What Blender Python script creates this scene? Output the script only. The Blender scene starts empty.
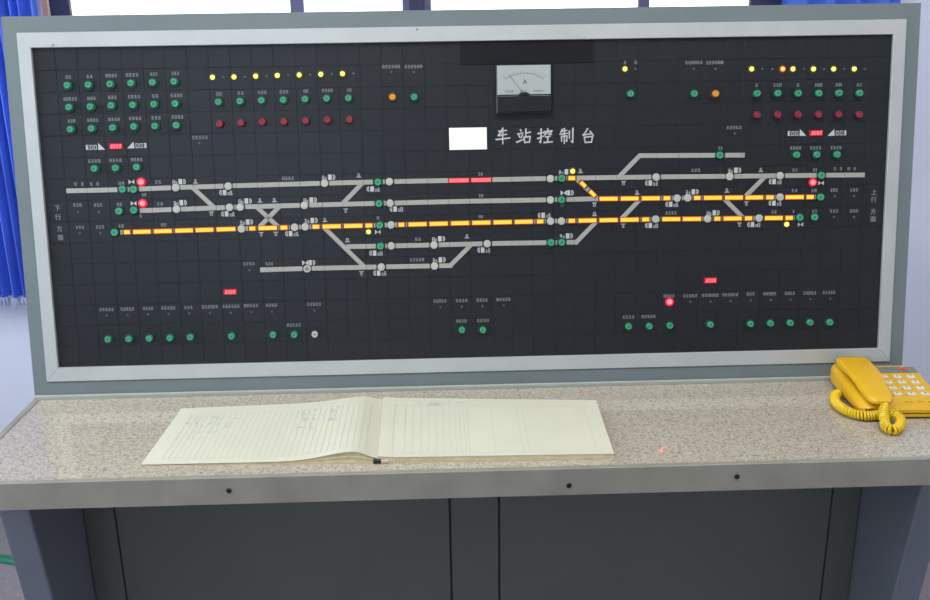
import bpy, math, random
import numpy as np
from mathutils import Matrix, Vector
random.seed(7)
S = bpy.context.scene
COL = S.collection

# ---------------------------------------------------------------- camera
FPX = 941.03
CAMP = np.array([-0.0565, -1.7076, 1.5182])
YAW, PITCH, ROLL = 0.0253, 0.3046, -0.0147
cy, sy, cp, sp = math.cos(YAW), math.sin(YAW), math.cos(PITCH), math.sin(PITCH)
FW = np.array([sy*cp, cy*cp, -sp]); r0 = np.array([cy, -sy, 0.0]); u0 = np.cross(r0, FW)
RT = math.cos(ROLL)*r0 + math.sin(ROLL)*u0
UP = -math.sin(ROLL)*r0 + math.cos(ROLL)*u0
cd = bpy.data.cameras.new('camera'); cam = bpy.data.objects.new('camera', cd); COL.objects.link(cam)
cd.sensor_fit = 'HORIZONTAL'; cd.sensor_width = 36.0; cd.lens = FPX*36.0/930.0
cd.clip_start = 0.02; cd.clip_end = 100
m = Matrix.Identity(4)
for i in range(3):
    m[i][0], m[i][1], m[i][2], m[i][3] = RT[i], UP[i], -FW[i], CAMP[i]
cam.matrix_world = m
S.camera = cam

# ---------------------------------------------------------------- world, light, exposure
def lin(c):
    return tuple(((v/255)/12.92 if v/255 <= 0.04045 else ((v/255+0.055)/1.055)**2.4) for v in c)
def rgba(c): return lin(c)+(1.0,)
w = bpy.data.worlds.new('sky'); S.world = w; w.use_nodes = True
bg = w.node_tree.nodes['Background']
bg.inputs[0].default_value = (0.88, 0.94, 1.0, 1); bg.inputs[1].default_value = 3.6
def area(name, loc, rot, sx, sy_, power, col):
    l = bpy.data.lights.new(name, 'AREA'); l.shape = 'RECTANGLE'; l.size = sx; l.size_y = sy_
    l.energy = power; l.color = col
    o = bpy.data.objects.new(name, l); COL.objects.link(o); o.location = loc; o.rotation_euler = rot
    return o
# lamp for daylight through an unseen left window, added to match the light (faces +x)
area('added_left_daylight', (-2.32, -.35, 1.65), (0, -math.pi/2, 0), 1.4, 1.9, 42, (0.80, 0.89, 1.0))
# bluish lamp for an unseen front window, added for the board's blue sheen (faces +y)
area('added_front_daylight', (-1.25, -4.12, 1.95), (math.pi/2, 0, 0), 1.3, 1.1, 12, (0.42, 0.64, 1.0))
# two unseen ceiling fixtures, added to light the desk from above (their housings are built below)
ADDED_LAMPS = ((-.75, -.95), (.75, -.95))
for lx, ly in ADDED_LAMPS: area('added_ceiling_light', (lx, ly, 2.80), (0, 0, 0), 1.2, .22, 26, (1.0, 0.96, 0.88))
vs = S.view_settings
vs.view_transform = 'Standard'; vs.look = 'None'; vs.gamma = 1.0; vs.use_curve_mapping = False
vs.exposure = -0.25

# ---------------------------------------------------------------- helpers: pixels -> points
TILT = 0.154; ZD = 0.80
PUP = np.array([0, math.sin(TILT), math.cos(TILT)]); PN = np.array([0, -math.cos(TILT), math.sin(TILT)])
P0 = np.array([0, 0, ZD])
def ray(px, py): return FW + RT*(px-465)/FPX - UP*(py-300)/FPX
def us(px, py, n=0.0):
    """pixel -> (u, s) on the console face, on the plane n metres proud of it"""
    d = ray(px, py); o = P0 + PN*n
    p = CAMP + d*(((o-CAMP) @ PN)/(d @ PN))
    return float(p[0]), float((p-P0) @ PUP)
def onz(px, py, z):
    d = ray(px, py); return CAMP + d*(z-CAMP[2])/d[2]
def ony(px, py, y):
    d = ray(px, py); return CAMP + d*(y-CAMP[1])/d[1]

# ---------------------------------------------------------------- helpers: meshes and objects
class MB:
    def __init__(s): s.v = []; s.f = []
    def add(s, vs_, fs):
        b = len(s.v); s.v += [tuple(map(float, q)) for q in vs_]; s.f += [tuple(i+b for i in f) for f in fs]; return s
    def box(s, x0, x1, y0, y1, z0, z1):
        return s.add([(x, y, z) for z in (z0, z1) for y in (y0, y1) for x in (x0, x1)],
                     [(0,2,3,1), (4,5,7,6), (0,1,5,4), (2,6,7,3), (0,4,6,2), (1,3,7,5)])
    def slab(s, x0, x1, y0, y1, z0, z1, b):
        """box with a chamfered top"""
        A = [(x0,y0,z0),(x1,y0,z0),(x1,y1,z0),(x0,y1,z0)]
        B = [(x0,y0,z1-b),(x1,y0,z1-b),(x1,y1,z1-b),(x0,y1,z1-b)]
        T = [(x0+b,y0+b,z1),(x1-b,y0+b,z1),(x1-b,y1-b,z1),(x0+b,y1-b,z1)]
        fs = [(3,2,1,0),(8,9,10,11)]
        for i in range(4):
            j = (i+1) % 4; fs += [(i,j,4+j,4+i), (4+i,4+j,8+j,8+i)]
        return s.add(A+B+T, fs)
    def poly(s, pts, z0, z1):
        n = len(pts)
        a = sum(pts[i][0]*pts[(i+1) % n][1]-pts[(i+1) % n][0]*pts[i][1] for i in range(n))
        if a < 0: pts = pts[::-1]
        return s.add([(x,y,z0) for x,y in pts]+[(x,y,z1) for x,y in pts],
                     [tuple(range(n))[::-1], tuple(range(n,2*n))]+[(i,(i+1)%n,n+(i+1)%n,n+i) for i in range(n)])
    def lathe(s, prof, n=20, c=(0,0,0)):
        vs_ = []
        for r, z in prof:
            for i in range(n):
                a = 2*math.pi*i/n; vs_.append((c[0]+r*math.cos(a), c[1]+r*math.sin(a), c[2]+z))
        fs = []
        for k in range(len(prof)-1):
            for i in range(n):
                j = (i+1) % n; fs.append((k*n+i, k*n+j, (k+1)*n+j, (k+1)*n+i))
        fs.append(tuple(range(n))[::-1]); m0 = (len(prof)-1)*n; fs.append(tuple(range(m0, m0+n)))
        return s.add(vs_, fs)
    def loft(s, rings, caps=True):
        n = len(rings[0]); vs_ = [p for r in rings for p in r]; fs = []
        for k in range(len(rings)-1):
            for i in range(n):
                j = (i+1) % n; fs.append((k*n+i, k*n+j, (k+1)*n+j, (k+1)*n+i))
        if caps:
            fs.append(tuple(range(n))[::-1]); m0 = (len(rings)-1)*n; fs.append(tuple(range(m0, m0+n)))
        return s.add(vs_, fs)
    def tube(s, pts, r, n=6):
        pts = [np.array(p, float) for p in pts]; rings = []; prev = None
        for i, p in enumerate(pts):
            t = pts[min(i+1, len(pts)-1)]-pts[max(i-1, 0)]; t = t/np.linalg.norm(t)
            if prev is None:
                a = np.array([0,0,1.0]) if abs(t[2]) < .9 else np.array([1.0,0,0]); prev = a
            a = prev - t*(prev @ t); a /= np.linalg.norm(a); prev = a; b = np.cross(t, a)
            rr = r[i] if isinstance(r, (list, tuple)) else r
            rings.append([p+rr*(math.cos(2*math.pi*k/n)*a+math.sin(2*math.pi*k/n)*b) for k in range(n)])
        return s.loft(rings)
    def mesh(s, name, mat, smooth=False):
        me = bpy.data.meshes.new(name); me.from_pydata(s.v, [], s.f); me.update()
        me.materials.append(mat)
        if smooth:
            me.polygons.foreach_set('use_smooth', [True]*len(me.polygons))
            try: me.set_sharp_from_angle(angle=math.radians(40))
            except Exception: pass
        return me
    def build(s, name, mat, parent=None, smooth=False):
        return put(name, s.mesh(name, mat, smooth), parent)
def put(name, me, parent=None, loc=None, rz=None, sc=None):
    o = bpy.data.objects.new(name, me); COL.objects.link(o)
    if parent is not None: o.parent = parent
    if loc is not None: o.location = loc
    if rz is not None: o.rotation_euler = (0, 0, rz)
    if sc is not None: o.scale = sc
    return o
def tag(o, label, cat, group=None, kind=None):
    o['label'] = label; o['category'] = cat
    if group: o['group'] = group
    if kind: o['kind'] = kind
    return o
def empty(name, loc, rot=(0,0,0)):
    o = bpy.data.objects.new(name, None); COL.objects.link(o); o.location = loc; o.rotation_euler = rot
    o.empty_display_size = .05
    return o
def struct(name, mb, mat, parent=None):
    o = mb.build(name, mat, parent); o['kind'] = 'structure'; return o
def bevel(o, wd, seg=2):
    b = o.modifiers.new('bevel', 'BEVEL'); b.width = wd; b.segments = seg; b.limit_method = 'ANGLE'; return o

# ---------------------------------------------------------------- helpers: materials
def mat(name, c, rough=.5, metal=0, spec=.5, em=None, es=0, noise=None, bump=None):
    """noise=(scale, amount): colour mottling; bump=(scale, strength, distance)"""
    m_ = bpy.data.materials.new(name); m_.use_nodes = True
    nt = m_.node_tree; b = nt.nodes['Principled BSDF']
    b.inputs['Base Color'].default_value = rgba(c); b.inputs['Roughness'].default_value = rough
    b.inputs['Metallic'].default_value = metal; b.inputs['Specular IOR Level'].default_value = spec
    if em: b.inputs['Emission Color'].default_value = rgba(em); b.inputs['Emission Strength'].default_value = es
    if noise or bump: tc = nt.nodes.new('ShaderNodeTexCoord')
    if noise:
        n = nt.nodes.new('ShaderNodeTexNoise'); n.inputs['Scale'].default_value = noise[0]; n.inputs['Detail'].default_value = 4
        nt.links.new(tc.outputs['Object'], n.inputs['Vector'])
        r = nt.nodes.new('ShaderNodeValToRGB')
        r.color_ramp.elements[0].position = .3; r.color_ramp.elements[1].position = .7
        l = lin(c); a = noise[1]
        r.color_ramp.elements[0].color = tuple(v*(1-a) for v in l)+(1,)
        r.color_ramp.elements[1].color = tuple(min(1, v*(1+a)) for v in l)+(1,)
        nt.links.new(n.outputs['Fac'], r.inputs['Fac']); nt.links.new(r.outputs['Color'], b.inputs['Base Color'])
    if bump:
        n = nt.nodes.new('ShaderNodeTexNoise'); n.inputs['Scale'].default_value = bump[0]; n.inputs['Detail'].default_value = 3
        nt.links.new(tc.outputs['Object'], n.inputs['Vector'])
        bp = nt.nodes.new('ShaderNodeBump'); bp.inputs['Strength'].default_value = bump[1]; bp.inputs['Distance'].default_value = bump[2]
        nt.links.new(n.outputs['Fac'], bp.inputs['Height']); nt.links.new(bp.outputs['Normal'], b.inputs['Normal'])
    return m_
M = {}
M['cab'] = mat('grey_enamel', (106,117,118), .42, noise=(6,.06), bump=(260,.06,.001))
M['cab_dark'] = mat('grey_enamel_base', (90,94,86), .5, noise=(5,.06), bump=(260,.06,.001))
M['leg'] = mat('grey_enamel_leg', (112,118,126), .5, noise=(6,.05))
M['silver'] = mat('brushed_aluminium_trim', (184,188,184), .42, metal=.35, noise=(9,.05))
M['alu'] = mat('worn_aluminium_edge', (146,144,131), .45, metal=.15, noise=(14,.10))
M['tile'] = mat('charcoal_tile', (23,26,28), .40, spec=.4, noise=(30,.08), bump=(420,.05,.0006))
M['joint'] = mat('black_backing', (20,22,24), .7)
M['blank'] = mat('black_redaction', (17,19,21), .4, spec=.25)
M['track'] = mat('track_grey_plastic', (158,157,148), .45)
M['node'] = mat('node_button_white', (182,182,172), .4)
M['ring'] = mat('node_button_ring', (128,128,122), .5)
M['white'] = mat('print_white', (185,188,186), .6)
M['print'] = mat('print_grey', (142,146,150), .6)
M['plate'] = mat('white_redaction', (250,250,250), .5, em=(255,255,255), es=0.0)
M['hole'] = mat('unlit_lamp_dot', (92,95,102), .4)
M['black'] = mat('black_plastic', (24,25,27), .35)
M['g_col'] = mat('button_collar_green', (5,48,34), .4)
M['g_cap'] = mat('button_cap_green', (60,156,114), .35)
M['g_dim'] = mat('button_cap_green_dimple', (36,116,84), .4)
M['r_col'] = mat('button_collar_red', (52,22,30), .4)
M['r_cap'] = mat('button_cap_red', (132,38,50), .4)
M['o_col'] = mat('button_collar_orange', (60,38,14), .4)
M['o_cap'] = mat('button_cap_orange', (214,146,40), .35)
M['bezel'] = mat('lamp_bezel_brown', (74,56,40), .5)
def emit(name, c, e): return mat(name, tuple(v*.45 for v in c), .4, em=c, es=e*1.18)
M['y_core'] = emit('lamp_yellow_core', (255,196,62), 1.2)
M['y_rim'] = emit('lamp_yellow_rim', (225,105,8), .6)
M['r_core'] = emit('lamp_red_core', (255,84,92), 2.0)
M['r_rim'] = emit('lamp_red_rim', (200,10,25), .6)
M['dot_y'] = emit('led_yellow', (255,246,96), 1.9)
M['dot_yr'] = emit('led_yellow_rim', (96,88,6), .3)
M['dot_o'] = emit('led_orange', (255,190,90), 1.5)
M['dot_or'] = emit('led_orange_rim', (170,60,5), .5)
M['dot_r'] = emit('led_red', (255,66,74), 6.5)
M['dot_rr'] = emit('led_red_rim', (230,14,34), .9)
M['seg_bg'] = emit('display_red_filter', (215,10,30), .42)
M['seg'] = emit('display_red_digits', (255,96,112), 2.2)

# ================================================================ THE ROOM
XL, XR, YB, YF, ZC = -2.3, 2.3, 1.0, -4.1, 2.9
M['wall'] = mat('lavender_white_wall', (228,232,246), .8, noise=(3,.03))
M['ceil'] = mat('white_ceiling', (232,232,232), .8)
M['floor'] = mat('pinkish_terrazzo', (140,130,134), .35, noise=(40,.12))
M['base'] = mat('dark_violet_baseboard', (52,46,78), .5)
M['wframe'] = mat('violet_grey_window_frame', (92,88,126), .4)
M['wframe_dk'] = mat('backlit_window_stile', (52,50,82), .5)  # stiles seen against the sky: their backlit shade is put into the colour
M['jamb'] = mat('pink_window_jamb', (240,190,180), .6)
M['jamb2'] = mat('cream_window_jamb', (236,222,180), .6)
struct('floor', MB().box(XL-.2, XR+.2, YF-.2, YB+.2, -.1, 0), M['floor'])
struct('ceiling', MB().box(XL-.2, XR+.2, YF-.2, YB+.2, ZC, ZC+.1), M['ceil'])
def wall_open(horizontal, lo, hi, a0, a1, z0, z1, t0, t1):
    """wall from lo..hi with one opening a0..a1 x z0..z1; t0..t1 = thickness range"""
    mb = MB()
    def bx(p, q, za, zb):
        if horizontal: mb.box(p, q, t0, t1, za, zb)
        else: mb.box(t0, t1, p, q, za, zb)
    bx(lo, a0, 0, ZC); bx(a1, hi, 0, ZC); bx(a0, a1, 0, z0); bx(a0, a1, z1, ZC)
    return mb
WX0 = float(ony(40, 0, YB)[0]); WX1 = float(ony(783, 0, YB)[0]); WZ0, WZ1 = 0.92, 2.35
struct('wall_back', wall_open(True, XL-.1, XR+.1, WX0, WX1, WZ0, WZ1, YB, YB+.12), M['wall'])
struct('wall_left', wall_open(False, YF, YB, -1.3, 0.6, .95, 2.35, XL-.12, XL), M['wall'])
struct('wall_front', wall_open(True, XL-.1, XR+.1, -1.9, -.6, 1.4, 2.5, YF-.12, YF), M['wall'])
struct('wall_right', MB().box(XR, XR+.12, YF, YB, 0, ZC), M['wall'])
struct('baseboard_back', MB().box(XL, XR, YB-.015, YB, 0, .11), M['base'])
# glass
gm = bpy.data.materials.new('window_glass'); gm.use_nodes = True
nt = gm.node_tree; nt.nodes.clear()
o_ = nt.nodes.new('ShaderNodeOutputMaterial'); tr = nt.nodes.new('ShaderNodeBsdfTransparent'); gl = nt.nodes.new('ShaderNodeBsdfGlossy')
fr = nt.nodes.new('ShaderNodeFresnel'); mx = nt.nodes.new('ShaderNodeMixShader'); gl.inputs['Roughness'].default_value = .02
fr.inputs['IOR'].default_value = 1.45
nt.links.new(fr.outputs[0], mx.inputs[0]); nt.links.new(tr.outputs[0], mx.inputs[1]); nt.links.new(gl.outputs[0], mx.inputs[2]); nt.links.new(mx.outputs[0], o_.inputs[0])
M['glass'] = gm
# the window behind the console: jambs, stiles and panes at the widths the photo shows
win = empty('window_1', ((WX0+WX1)/2, YB, WZ0)); win['kind'] = 'structure'
def wbar(name, p0, p1, mt, y0, y1, z0=WZ0, z1=WZ1):
    a = float(ony(p0, 0, YB)[0]); b = float(ony(p1, 0, YB)[0])
    o = MB().box(a-win.location.x, b-win.location.x, y0-YB, y1-YB, z0-WZ0, z1-WZ0).build(name, mt, win); return a, b
E_ = []
wbar('jamb', 40, 44.3, M['jamb'], YB+.004, YB+.02)
wbar('jamb', 45.3, 48, M['jamb2'], YB+.004, YB+.02)
E_.append(wbar('stile', 48, 68, M['wframe_dk'], YB+.004, YB+.02))
E_.append(wbar('stile', 289.5, 303, M['wframe'], YB+.004, YB+.02))
E_.append(wbar('stile', 402, 431, M['wframe'], YB+.004, YB+.02))
wbar('stile', 409, 424, M['wframe_dk'], YB+.0, YB+.012)
E_.append(wbar('stile', 639, 650, M['wframe'], YB+.004, YB+.02))
E_.append(wbar('stile', 751, 783, M['wframe_dk'], YB+.004, YB+.02))
MB().box(WX0-win.location.x, WX1-win.location.x, .004, .02, 0, .05).build('bottom_rail', M['wframe'], win)
MB().box(WX0-win.location.x, WX1-win.location.x, .004, .02, WZ1-WZ0-.05, WZ1-WZ0).build('top_rail', M['wframe'], win)
MB().box(WX0-win.location.x-.04, WX1-win.location.x+.04, -.05, .0, -.035, 0).build('window_sill', M['wall'], win)
for (a, b) in zip(E_[:-1], E_[1:]):
    MB().box(a[1]-win.location.x, b[0]-win.location.x, .010, .014, .05, WZ1-WZ0-.05).build('pane', gm, win)
def side_window(name, loc, horizontal, wd, ht):
    wn = empty(name, loc); wn['kind'] = 'structure'
    def bx(p, q, a, b, n, mt, t0=-.03, t1=.03):
        mb = MB()
        if horizontal: mb.box(p, q, t0, t1, a, b)
        else: mb.box(t0, t1, p, q, a, b)
        mb.build(n, mt, wn)
    h = wd/2
    for p in (-h, -.025, h-.05): bx(p, p+.05, 0, ht, 'stile', M['wframe'])
    for z in (0, ht-.05):
        bx(-h+.05, -.025, z, z+.05, 'rail', M['wframe']); bx(.025, h-.05, z, z+.05, 'rail', M['wframe'])
    bx(-h+.05, -.025, .05, ht-.05, 'pane', gm, -.003, .003); bx(.025, h-.05, .05, ht-.05, 'pane', gm, -.003, .003)
side_window('added_window_left', (XL-.06, -.35, .95), False, 1.9, 1.4)  # unseen window, added to go with the left daylight lamp
side_window('added_window_front', (-1.25, YF-.06, 1.4), True, 1.3, 1.1)  # unseen window, added so the board picks up a blue sheen
for (lx, ly), wh in zip(ADDED_LAMPS, ('left', 'right')):  # unseen fixtures, added to hold the overhead lights
    lf = empty('added_ceiling_lamp', (lx, ly, ZC)); tag(lf, 'added white fluorescent ceiling fixture, out of view, over the %s half of the desk' % wh, 'lamp')
    bevel(MB().box(-.63, .63, -.14, .14, -.075, 0).build('added_lamp_housing', M['ceil'], lf), .006, 2)
    for dy in (-.06, .06): MB().tube([(-.6, dy, -.085), (.6, dy, -.085)], .013, 10).build('added_lamp_tube', mat('added_tube_glow', (250,250,245), .4, em=(255,250,238), es=6), lf, True)

# ---------------------------------------------------------------- curtains
def cloth_mat(name, c, tr_):
    m_ = mat(name, c, .7, noise=(5,.12)); n = m_.node_tree; b = n.nodes['Principled BSDF']
    t = n.nodes.new('ShaderNodeBsdfTranslucent'); t.inputs[0].default_value = rgba(c)
    mxx = n.nodes.new('ShaderNodeMixShader'); mxx.inputs[0].default_value = tr_
    out = n.nodes['Material Output']
    n.links.new(b.outputs[0], mxx.inputs[1]); n.links.new(t.outputs[0], mxx.inputs[2]); n.links.new(mxx.outputs[0], out.inputs[0])
    return m_
M['curtain'] = cloth_mat('royal_blue_curtain', (106,150,248), .45)
M['fringe'] = mat('pale_fringe', (190,200,225), .8)
def curtain(name, x0, x1, y, z0, z1, label, amp=.017, pitch=.030, fringe=True, flare=0.0, seed=1):
    rnd = random.Random(seed)
    root = empty(name, ((x0+x1)/2, y, z0)); tag(root, label, 'curtain')
    n = int((x1-x0)/pitch*12); ph = [rnd.uniform(.7, 1.3) for _ in range(200)]
    prof = []; acc = 0.0
    for i in range(n+1):
        t = i/n; acc += ph[int(t*(x1-x0)/pitch) % 200]/12*2*math.pi
        prof.append((x0+(x1-x0)*t, amp*math.sin(acc)+.3*amp*math.sin(acc*.41+1)))
    mb = MB(); nz = 10; vs_ = []; H_ = z1-z0
    for side in (0, 1):
        for k in range(nz+1):
            zz = H_*k/nz
            for (x, d) in prof:
                f = 1+.25*(1-k/nz)
                vs_.append((x-(x0+x1)/2+flare*(1-k/nz), d*f+side*.0016, zz))
    c = n+1; fs = []; off = (nz+1)*c
    for k in range(nz):
        for i in range(n):
            a = k*c+i; fs.append((a, a+1, a+c+1, a+c)); fs.append((off+a, off+a+c, off+a+c+1, off+a+1))
    mb.add(vs_, fs)
    mb.build('cloth', M['curtain'], root, True)
    if fringe:
        fb = MB()
        for i in range(0, n, 2):
            x, d = prof[i]; xx = x-(x0+x1)/2+flare; d *= 1.25; r = .006
            loop = [(xx+r*math.sin(a), d-.004+.002*math.cos(a*2), -.015+.015*math.cos(a)) for a in [j*2*math.pi/8 for j in range(9)]]
            fb.tube(loop, .0016, 4)
        q = fb.build('fringe', M['fringe'], root); q['kind'] = 'stuff'
    MB().tube([(x0-(x0+x1)/2-.03, 0, H_+.01), (x1-(x0+x1)/2+.03, 0, H_+.01)], .012, 8).build('curtain_rod', M['wframe_dk'], root)
    return root
YC = YB-.07
cl0 = float(ony(0, 150, YC)[0])-.5; cl1 = float(ony(38, 10, YC)[0])
curtain('curtain', cl0, cl1, YC, float(ony(20, 296, YC)[2]), 2.45, 'royal blue pleated curtain with pale fringe at the left of the console', seed=3)
cr0 = float(ony(784, 5, YC)[0]); cr1 = float(ony(901, 5, YC)[0])
curtain('curtain', cr0, cr1, YC, .98, 2.45, 'royal blue curtain above the right end of the console', seed=5, fringe=False, pitch=.085, amp=.016)
# green strip lying on the floor beyond the left leg
g0 = onz(-14, 557, 0); g1 = onz(22, 563, 0)
def ext(a, b, k): return a+(b-a)*k
gs = MB(); pa, pb = ext(g0, g1, -3.0), ext(g0, g1, 1.6); dv = (pb-pa)/np.linalg.norm(pb-pa); nv = np.array([-dv[1], dv[0], 0])*.017
gs.loft([[tuple(p+nv*math.cos(a)+np.array([0,0,.001+.012*max(0, math.sin(a))])) for a in [k*math.pi/6 for k in range(7)]] for p in (pa, pb)])
tag(gs.build('floor_cable_cover', mat('green_plastic', (20,120,88), .5)), 'green strip lying on the floor beyond the left console leg', 'floor strip')

# ================================================================ CONSOLE BASE
HW = .85
base = empty('console_base', (0, 0, 0)); tag(base, 'grey steel console base with knee recess and sloping legs under the desk', 'cabinet')
KY, BI, BO, ZT = -.10, .75, .80, .754
MB().box(-BO, BO, KY+.02, .30, 0, ZT).build('cabinet_body', M['cab_dark'], base)
def kpanel(name, x0, x1, y):
    o = MB().box(x0+.0016, x1-.0016, y, KY+.02, .02, ZT-.004).build(name, M['cab_dark'], base); bevel(o, .0012, 1); return o
kpanel('side_strip', -BI, -.689, KY); kpanel('door', -.689, -.051, KY-.002); kpanel('middle_strip', -.051, .044, KY); kpanel('door', .044, .692, KY-.002); kpanel('side_strip', .692, BI, KY)
for sg in (-1, 1):
    pr = [(KY+.02, 0), (-.185, 0), (-.304, .74), (-.304, ZT), (KY+.02, ZT)]
    x0, x1 = sorted((sg*BI, sg*BO)); mb = MB()
    n = len(pr)
    mb.add([(x0, a, b) for a, b in pr]+[(x1, a, b) for a, b in pr], [tuple(range(n))[::-1], tuple(range(n, 2*n))]+[(i, (i+1) % n, n+(i+1) % n, n+i) for i in range(n)])
    bevel(mb.build('leg_panel', M['leg'], base), .003, 2)

# ================================================================ WORKTOP
lam = bpy.data.materials.new('speckled_laminate'); lam.use_nodes = True
nt = lam.node_tree; b = nt.nodes['Principled BSDF']; tc = nt.nodes.new('ShaderNodeTexCoord')
v1 = nt.nodes.new('ShaderNodeTexNoise'); v1.inputs['Scale'].default_value = 210; v1.inputs['Detail'].default_value = 3; v1.inputs['Roughness'].default_value = .6; v1.inputs['Distortion'].default_value = 1.2
r1 = nt.nodes.new('ShaderNodeValToRGB'); r1.color_ramp.elements[0].position = .36; r1.color_ramp.elements[1].position = .6
r1.color_ramp.elements[0].color = rgba((132,123,110)); r1.color_ramp.elements[1].color = rgba((183,177,162))
e = r1.color_ramp.elements.new(.47); e.color = rgba((167,160,146))
nt.links.new(tc.outputs['Object'], v1.inputs['Vector']); nt.links.new(v1.outputs['Fac'], r1.inputs['Fac']); nt.links.new(r1.outputs['Color'], b.inputs['Base Color'])
b.inputs['Roughness'].default_value = .07; b.inputs['Specular IOR Level'].default_value = .5
M['lam'] = lam
DY = -.347
top = empty('worktop', (0, 0, ZD)); tag(top, 'speckled beige laminate worktop with worn aluminium edging', 'worktop')
MB().box(-HW+.012, HW-.012, DY+.004, -.0082, -.045, 0).build('laminate_board', lam, top)
fb = MB(); pr = [(DY, -.046), (DY, .0005), (DY+.001, .0018), (DY+.009, .0018), (DY+.009, .0003), (DY+.004, .0003), (DY+.004, -.046)]
n = len(pr)
fb.add([(-HW, a, z) for a, z in pr]+[(HW, a, z) for a, z in pr], [tuple(range(n))[::-1], tuple(range(n, 2*n))]+[(i, (i+1) % n, n+(i+1) % n, n+i) for i in range(n)])
fe = fb.build('front_edging', M['alu'], top)
for sg in (-1, 1):
    x0, x1 = sorted((sg*HW, sg*(HW-.012)))
    bevel(MB().box(x0, x1, DY+.0045, -.0075, -.046, .0018).build('side_edging', M['alu'], top), .001, 1)
bevel(MB().box(-HW, HW, -.0068, -.0004, -.01, .008).build('back_moulding', mat('pale_grey_moulding', (160,164,156), .5), top), .002, 2)
scr = MB().lathe([(.0045, 0), (.0045, .001), (.0035, .002), (.002, .0022), (.0018, .001)], 12).mesh('screw', M['black'], True)
for px, py in ((229,490.5), (569,485.5), (737,476.5)):
    p = ony(px, py, DY); o = put('screw', scr, fe, (p[0], DY, p[2]-ZD)); o.rotation_euler = (math.pi/2, 0, 0)

# ================================================================ CONSOLE UPPER UNIT
con = empty('control_console', (0, 0, ZD), (math.pi/2-TILT, 0, 0))
tag(con, 'grey upright control console with black tiled track diagram board', 'control panel')
PH = .717
sT, cT = math.sin(TILT), math.cos(TILT)
def w2l(y, z):   # world (y, z) -> (s, n)
    d = np.array([0, y, z-ZD]); return float(d @ PUP), float(d @ PN)
BK = -.016
ptsw = [(0.018, ZD), (sT*PH+.016*cT, ZD+cT*PH-.016*sT), (.30, ZD+cT*PH-.016*sT), (.30, ZD)]
mb = MB(); q = [w2l(*p) for p in ptsw]; n = 4
mb.add([(-HW+.001, s_, n_) for s_, n_ in q]+[(HW-.001, s_, n_) for s_, n_ in q], [tuple(range(n)), tuple(range(n, 2*n))[::-1]]+[(i, n+i, n+(i+1) % n, (i+1) % n) for i in range(n)])
mb.build('cabinet_body', M['cab'], con)
BX, BT, BB = .0265, .0295, .0335       # grey border widths: sides, top, bottom
SX, SY = .0235, .0270                  # silver trim widths
def ring(name, o, i, z0, z1, mt, single):
    O = [(o[0], o[2]), (o[1], o[2]), (o[1], o[3]), (o[0], o[3])]; I = [(i[0], i[2]), (i[1], i[2]), (i[1], i[3]), (i[0], i[3])]
    out = MB()
    for k in range(4):
        j = (k+1) % 4
        mb_ = out if single else MB()
        mb_.poly([O[k], O[j], I[j], I[k]], z0, z1)
        if not single: bevel(mb_.build(name, mt, con), .0006, 1)
    if single: out.build(name, mt, con)
go = (-HW, HW, .004, PH); gi = (-HW+BX, HW-BX, BB, PH-BT)
si = (gi[0]+SX, gi[1]-SX, gi[2]+SY, gi[3]-SY)
ring('grey_border', go, gi, BK, 0, M['cab'], True)
ring('silver_trim', gi, si, BK, .003, M['silver'], False)
for px, py in ((53,45), (417,29.5)):
    u, s_ = us(px, py, .003); put('trim_rivet', MB().lathe([(.002,0),(.002,.0008),(.001,.0012)], 8).mesh('trim_rivet', M['cab'], True), con, (u, s_, .003))
# tiles: 40 x 15 modules
NX, NY = 40, 15; TW = (si[1]-si[0])/NX; TH = (si[3]-si[2])/NY; TZ0, TZ1 = -.0052, -.004
MB().box(si[0], si[1], si[2], si[3], BK-.001, TZ0).build('backing_board', M['joint'], con)
g = .0001
tile_me = MB().slab(-TW/2+g, TW/2-g, -TH/2+g, TH/2-g, 0, TZ1-TZ0, .00025).mesh('tile', M['tile'])
cells = [(i, j) for i in range(NX) for j in range(NY)]
def cdist(c):
    u = si[0]+TW*(c[0]+.5); s_ = si[2]+TH*(c[1]+.5); p = P0+PUP*s_+np.array([u, 0, 0]); return np.linalg.norm(p-CAMP)
cells.sort(key=cdist)
rest = MB()
for k, (i, j) in enumerate(cells):
    u = si[0]+TW*(i+.5); s_ = si[2]+TH*(j+.5)
    if k < 300: put('tile', tile_me, con, (u, s_, TZ0))
    else: rest.slab(u-TW/2+g, u+TW/2-g, s_-TH/2+g, s_+TH/2-g, TZ0, TZ1, .00025)
ro = rest.build('outer_tiles', M['tile'], con); ro['kind'] = 'stuff'
Z = TZ1     # level of the tile faces
PX = .00188 # metres per photo pixel on the board

# ---------------------------------------------------------------- board components
def button_meshes(key, mc, mp, md, rc=.0094, rp=.0060, h=.010):
    col = MB().lathe([(rc,0),(rc,.002),(rc*.93,.0032),(rp*1.08,.0034),(rp*1.06,.0025)], 20).mesh('push_button', mc, True)
    cap = MB().lathe([(rp,.002),(rp,h-.0012),(rp*.86,h),(rp*.55,h),(rp*.42,h-.0008)], 20).mesh('cap', mp, True)
    dim = MB().lathe([(rp*.36,0),(rp*.36,.0006),(rp*.2,.0008)], 12).mesh('cap_dimple', md, True)
    return col, cap, dim, h
BTN = {'g': button_meshes('g', M['g_col'], M['g_cap'], M['g_dim']),
       'r': button_meshes('r', M['r_col'], M['r_cap'], M['r_cap'], .0080, .0063, .009),
       'o': button_meshes('o', M['o_col'], M['o_cap'], M['o_cap']),
       'w': button_meshes('w', M['black'], M['node'], M['ring'], .0085, .0062, .008),
       't': button_meshes('t', M['g_col'], M['g_cap'], M['g_dim'], .0088, .0066, .007)}
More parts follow.
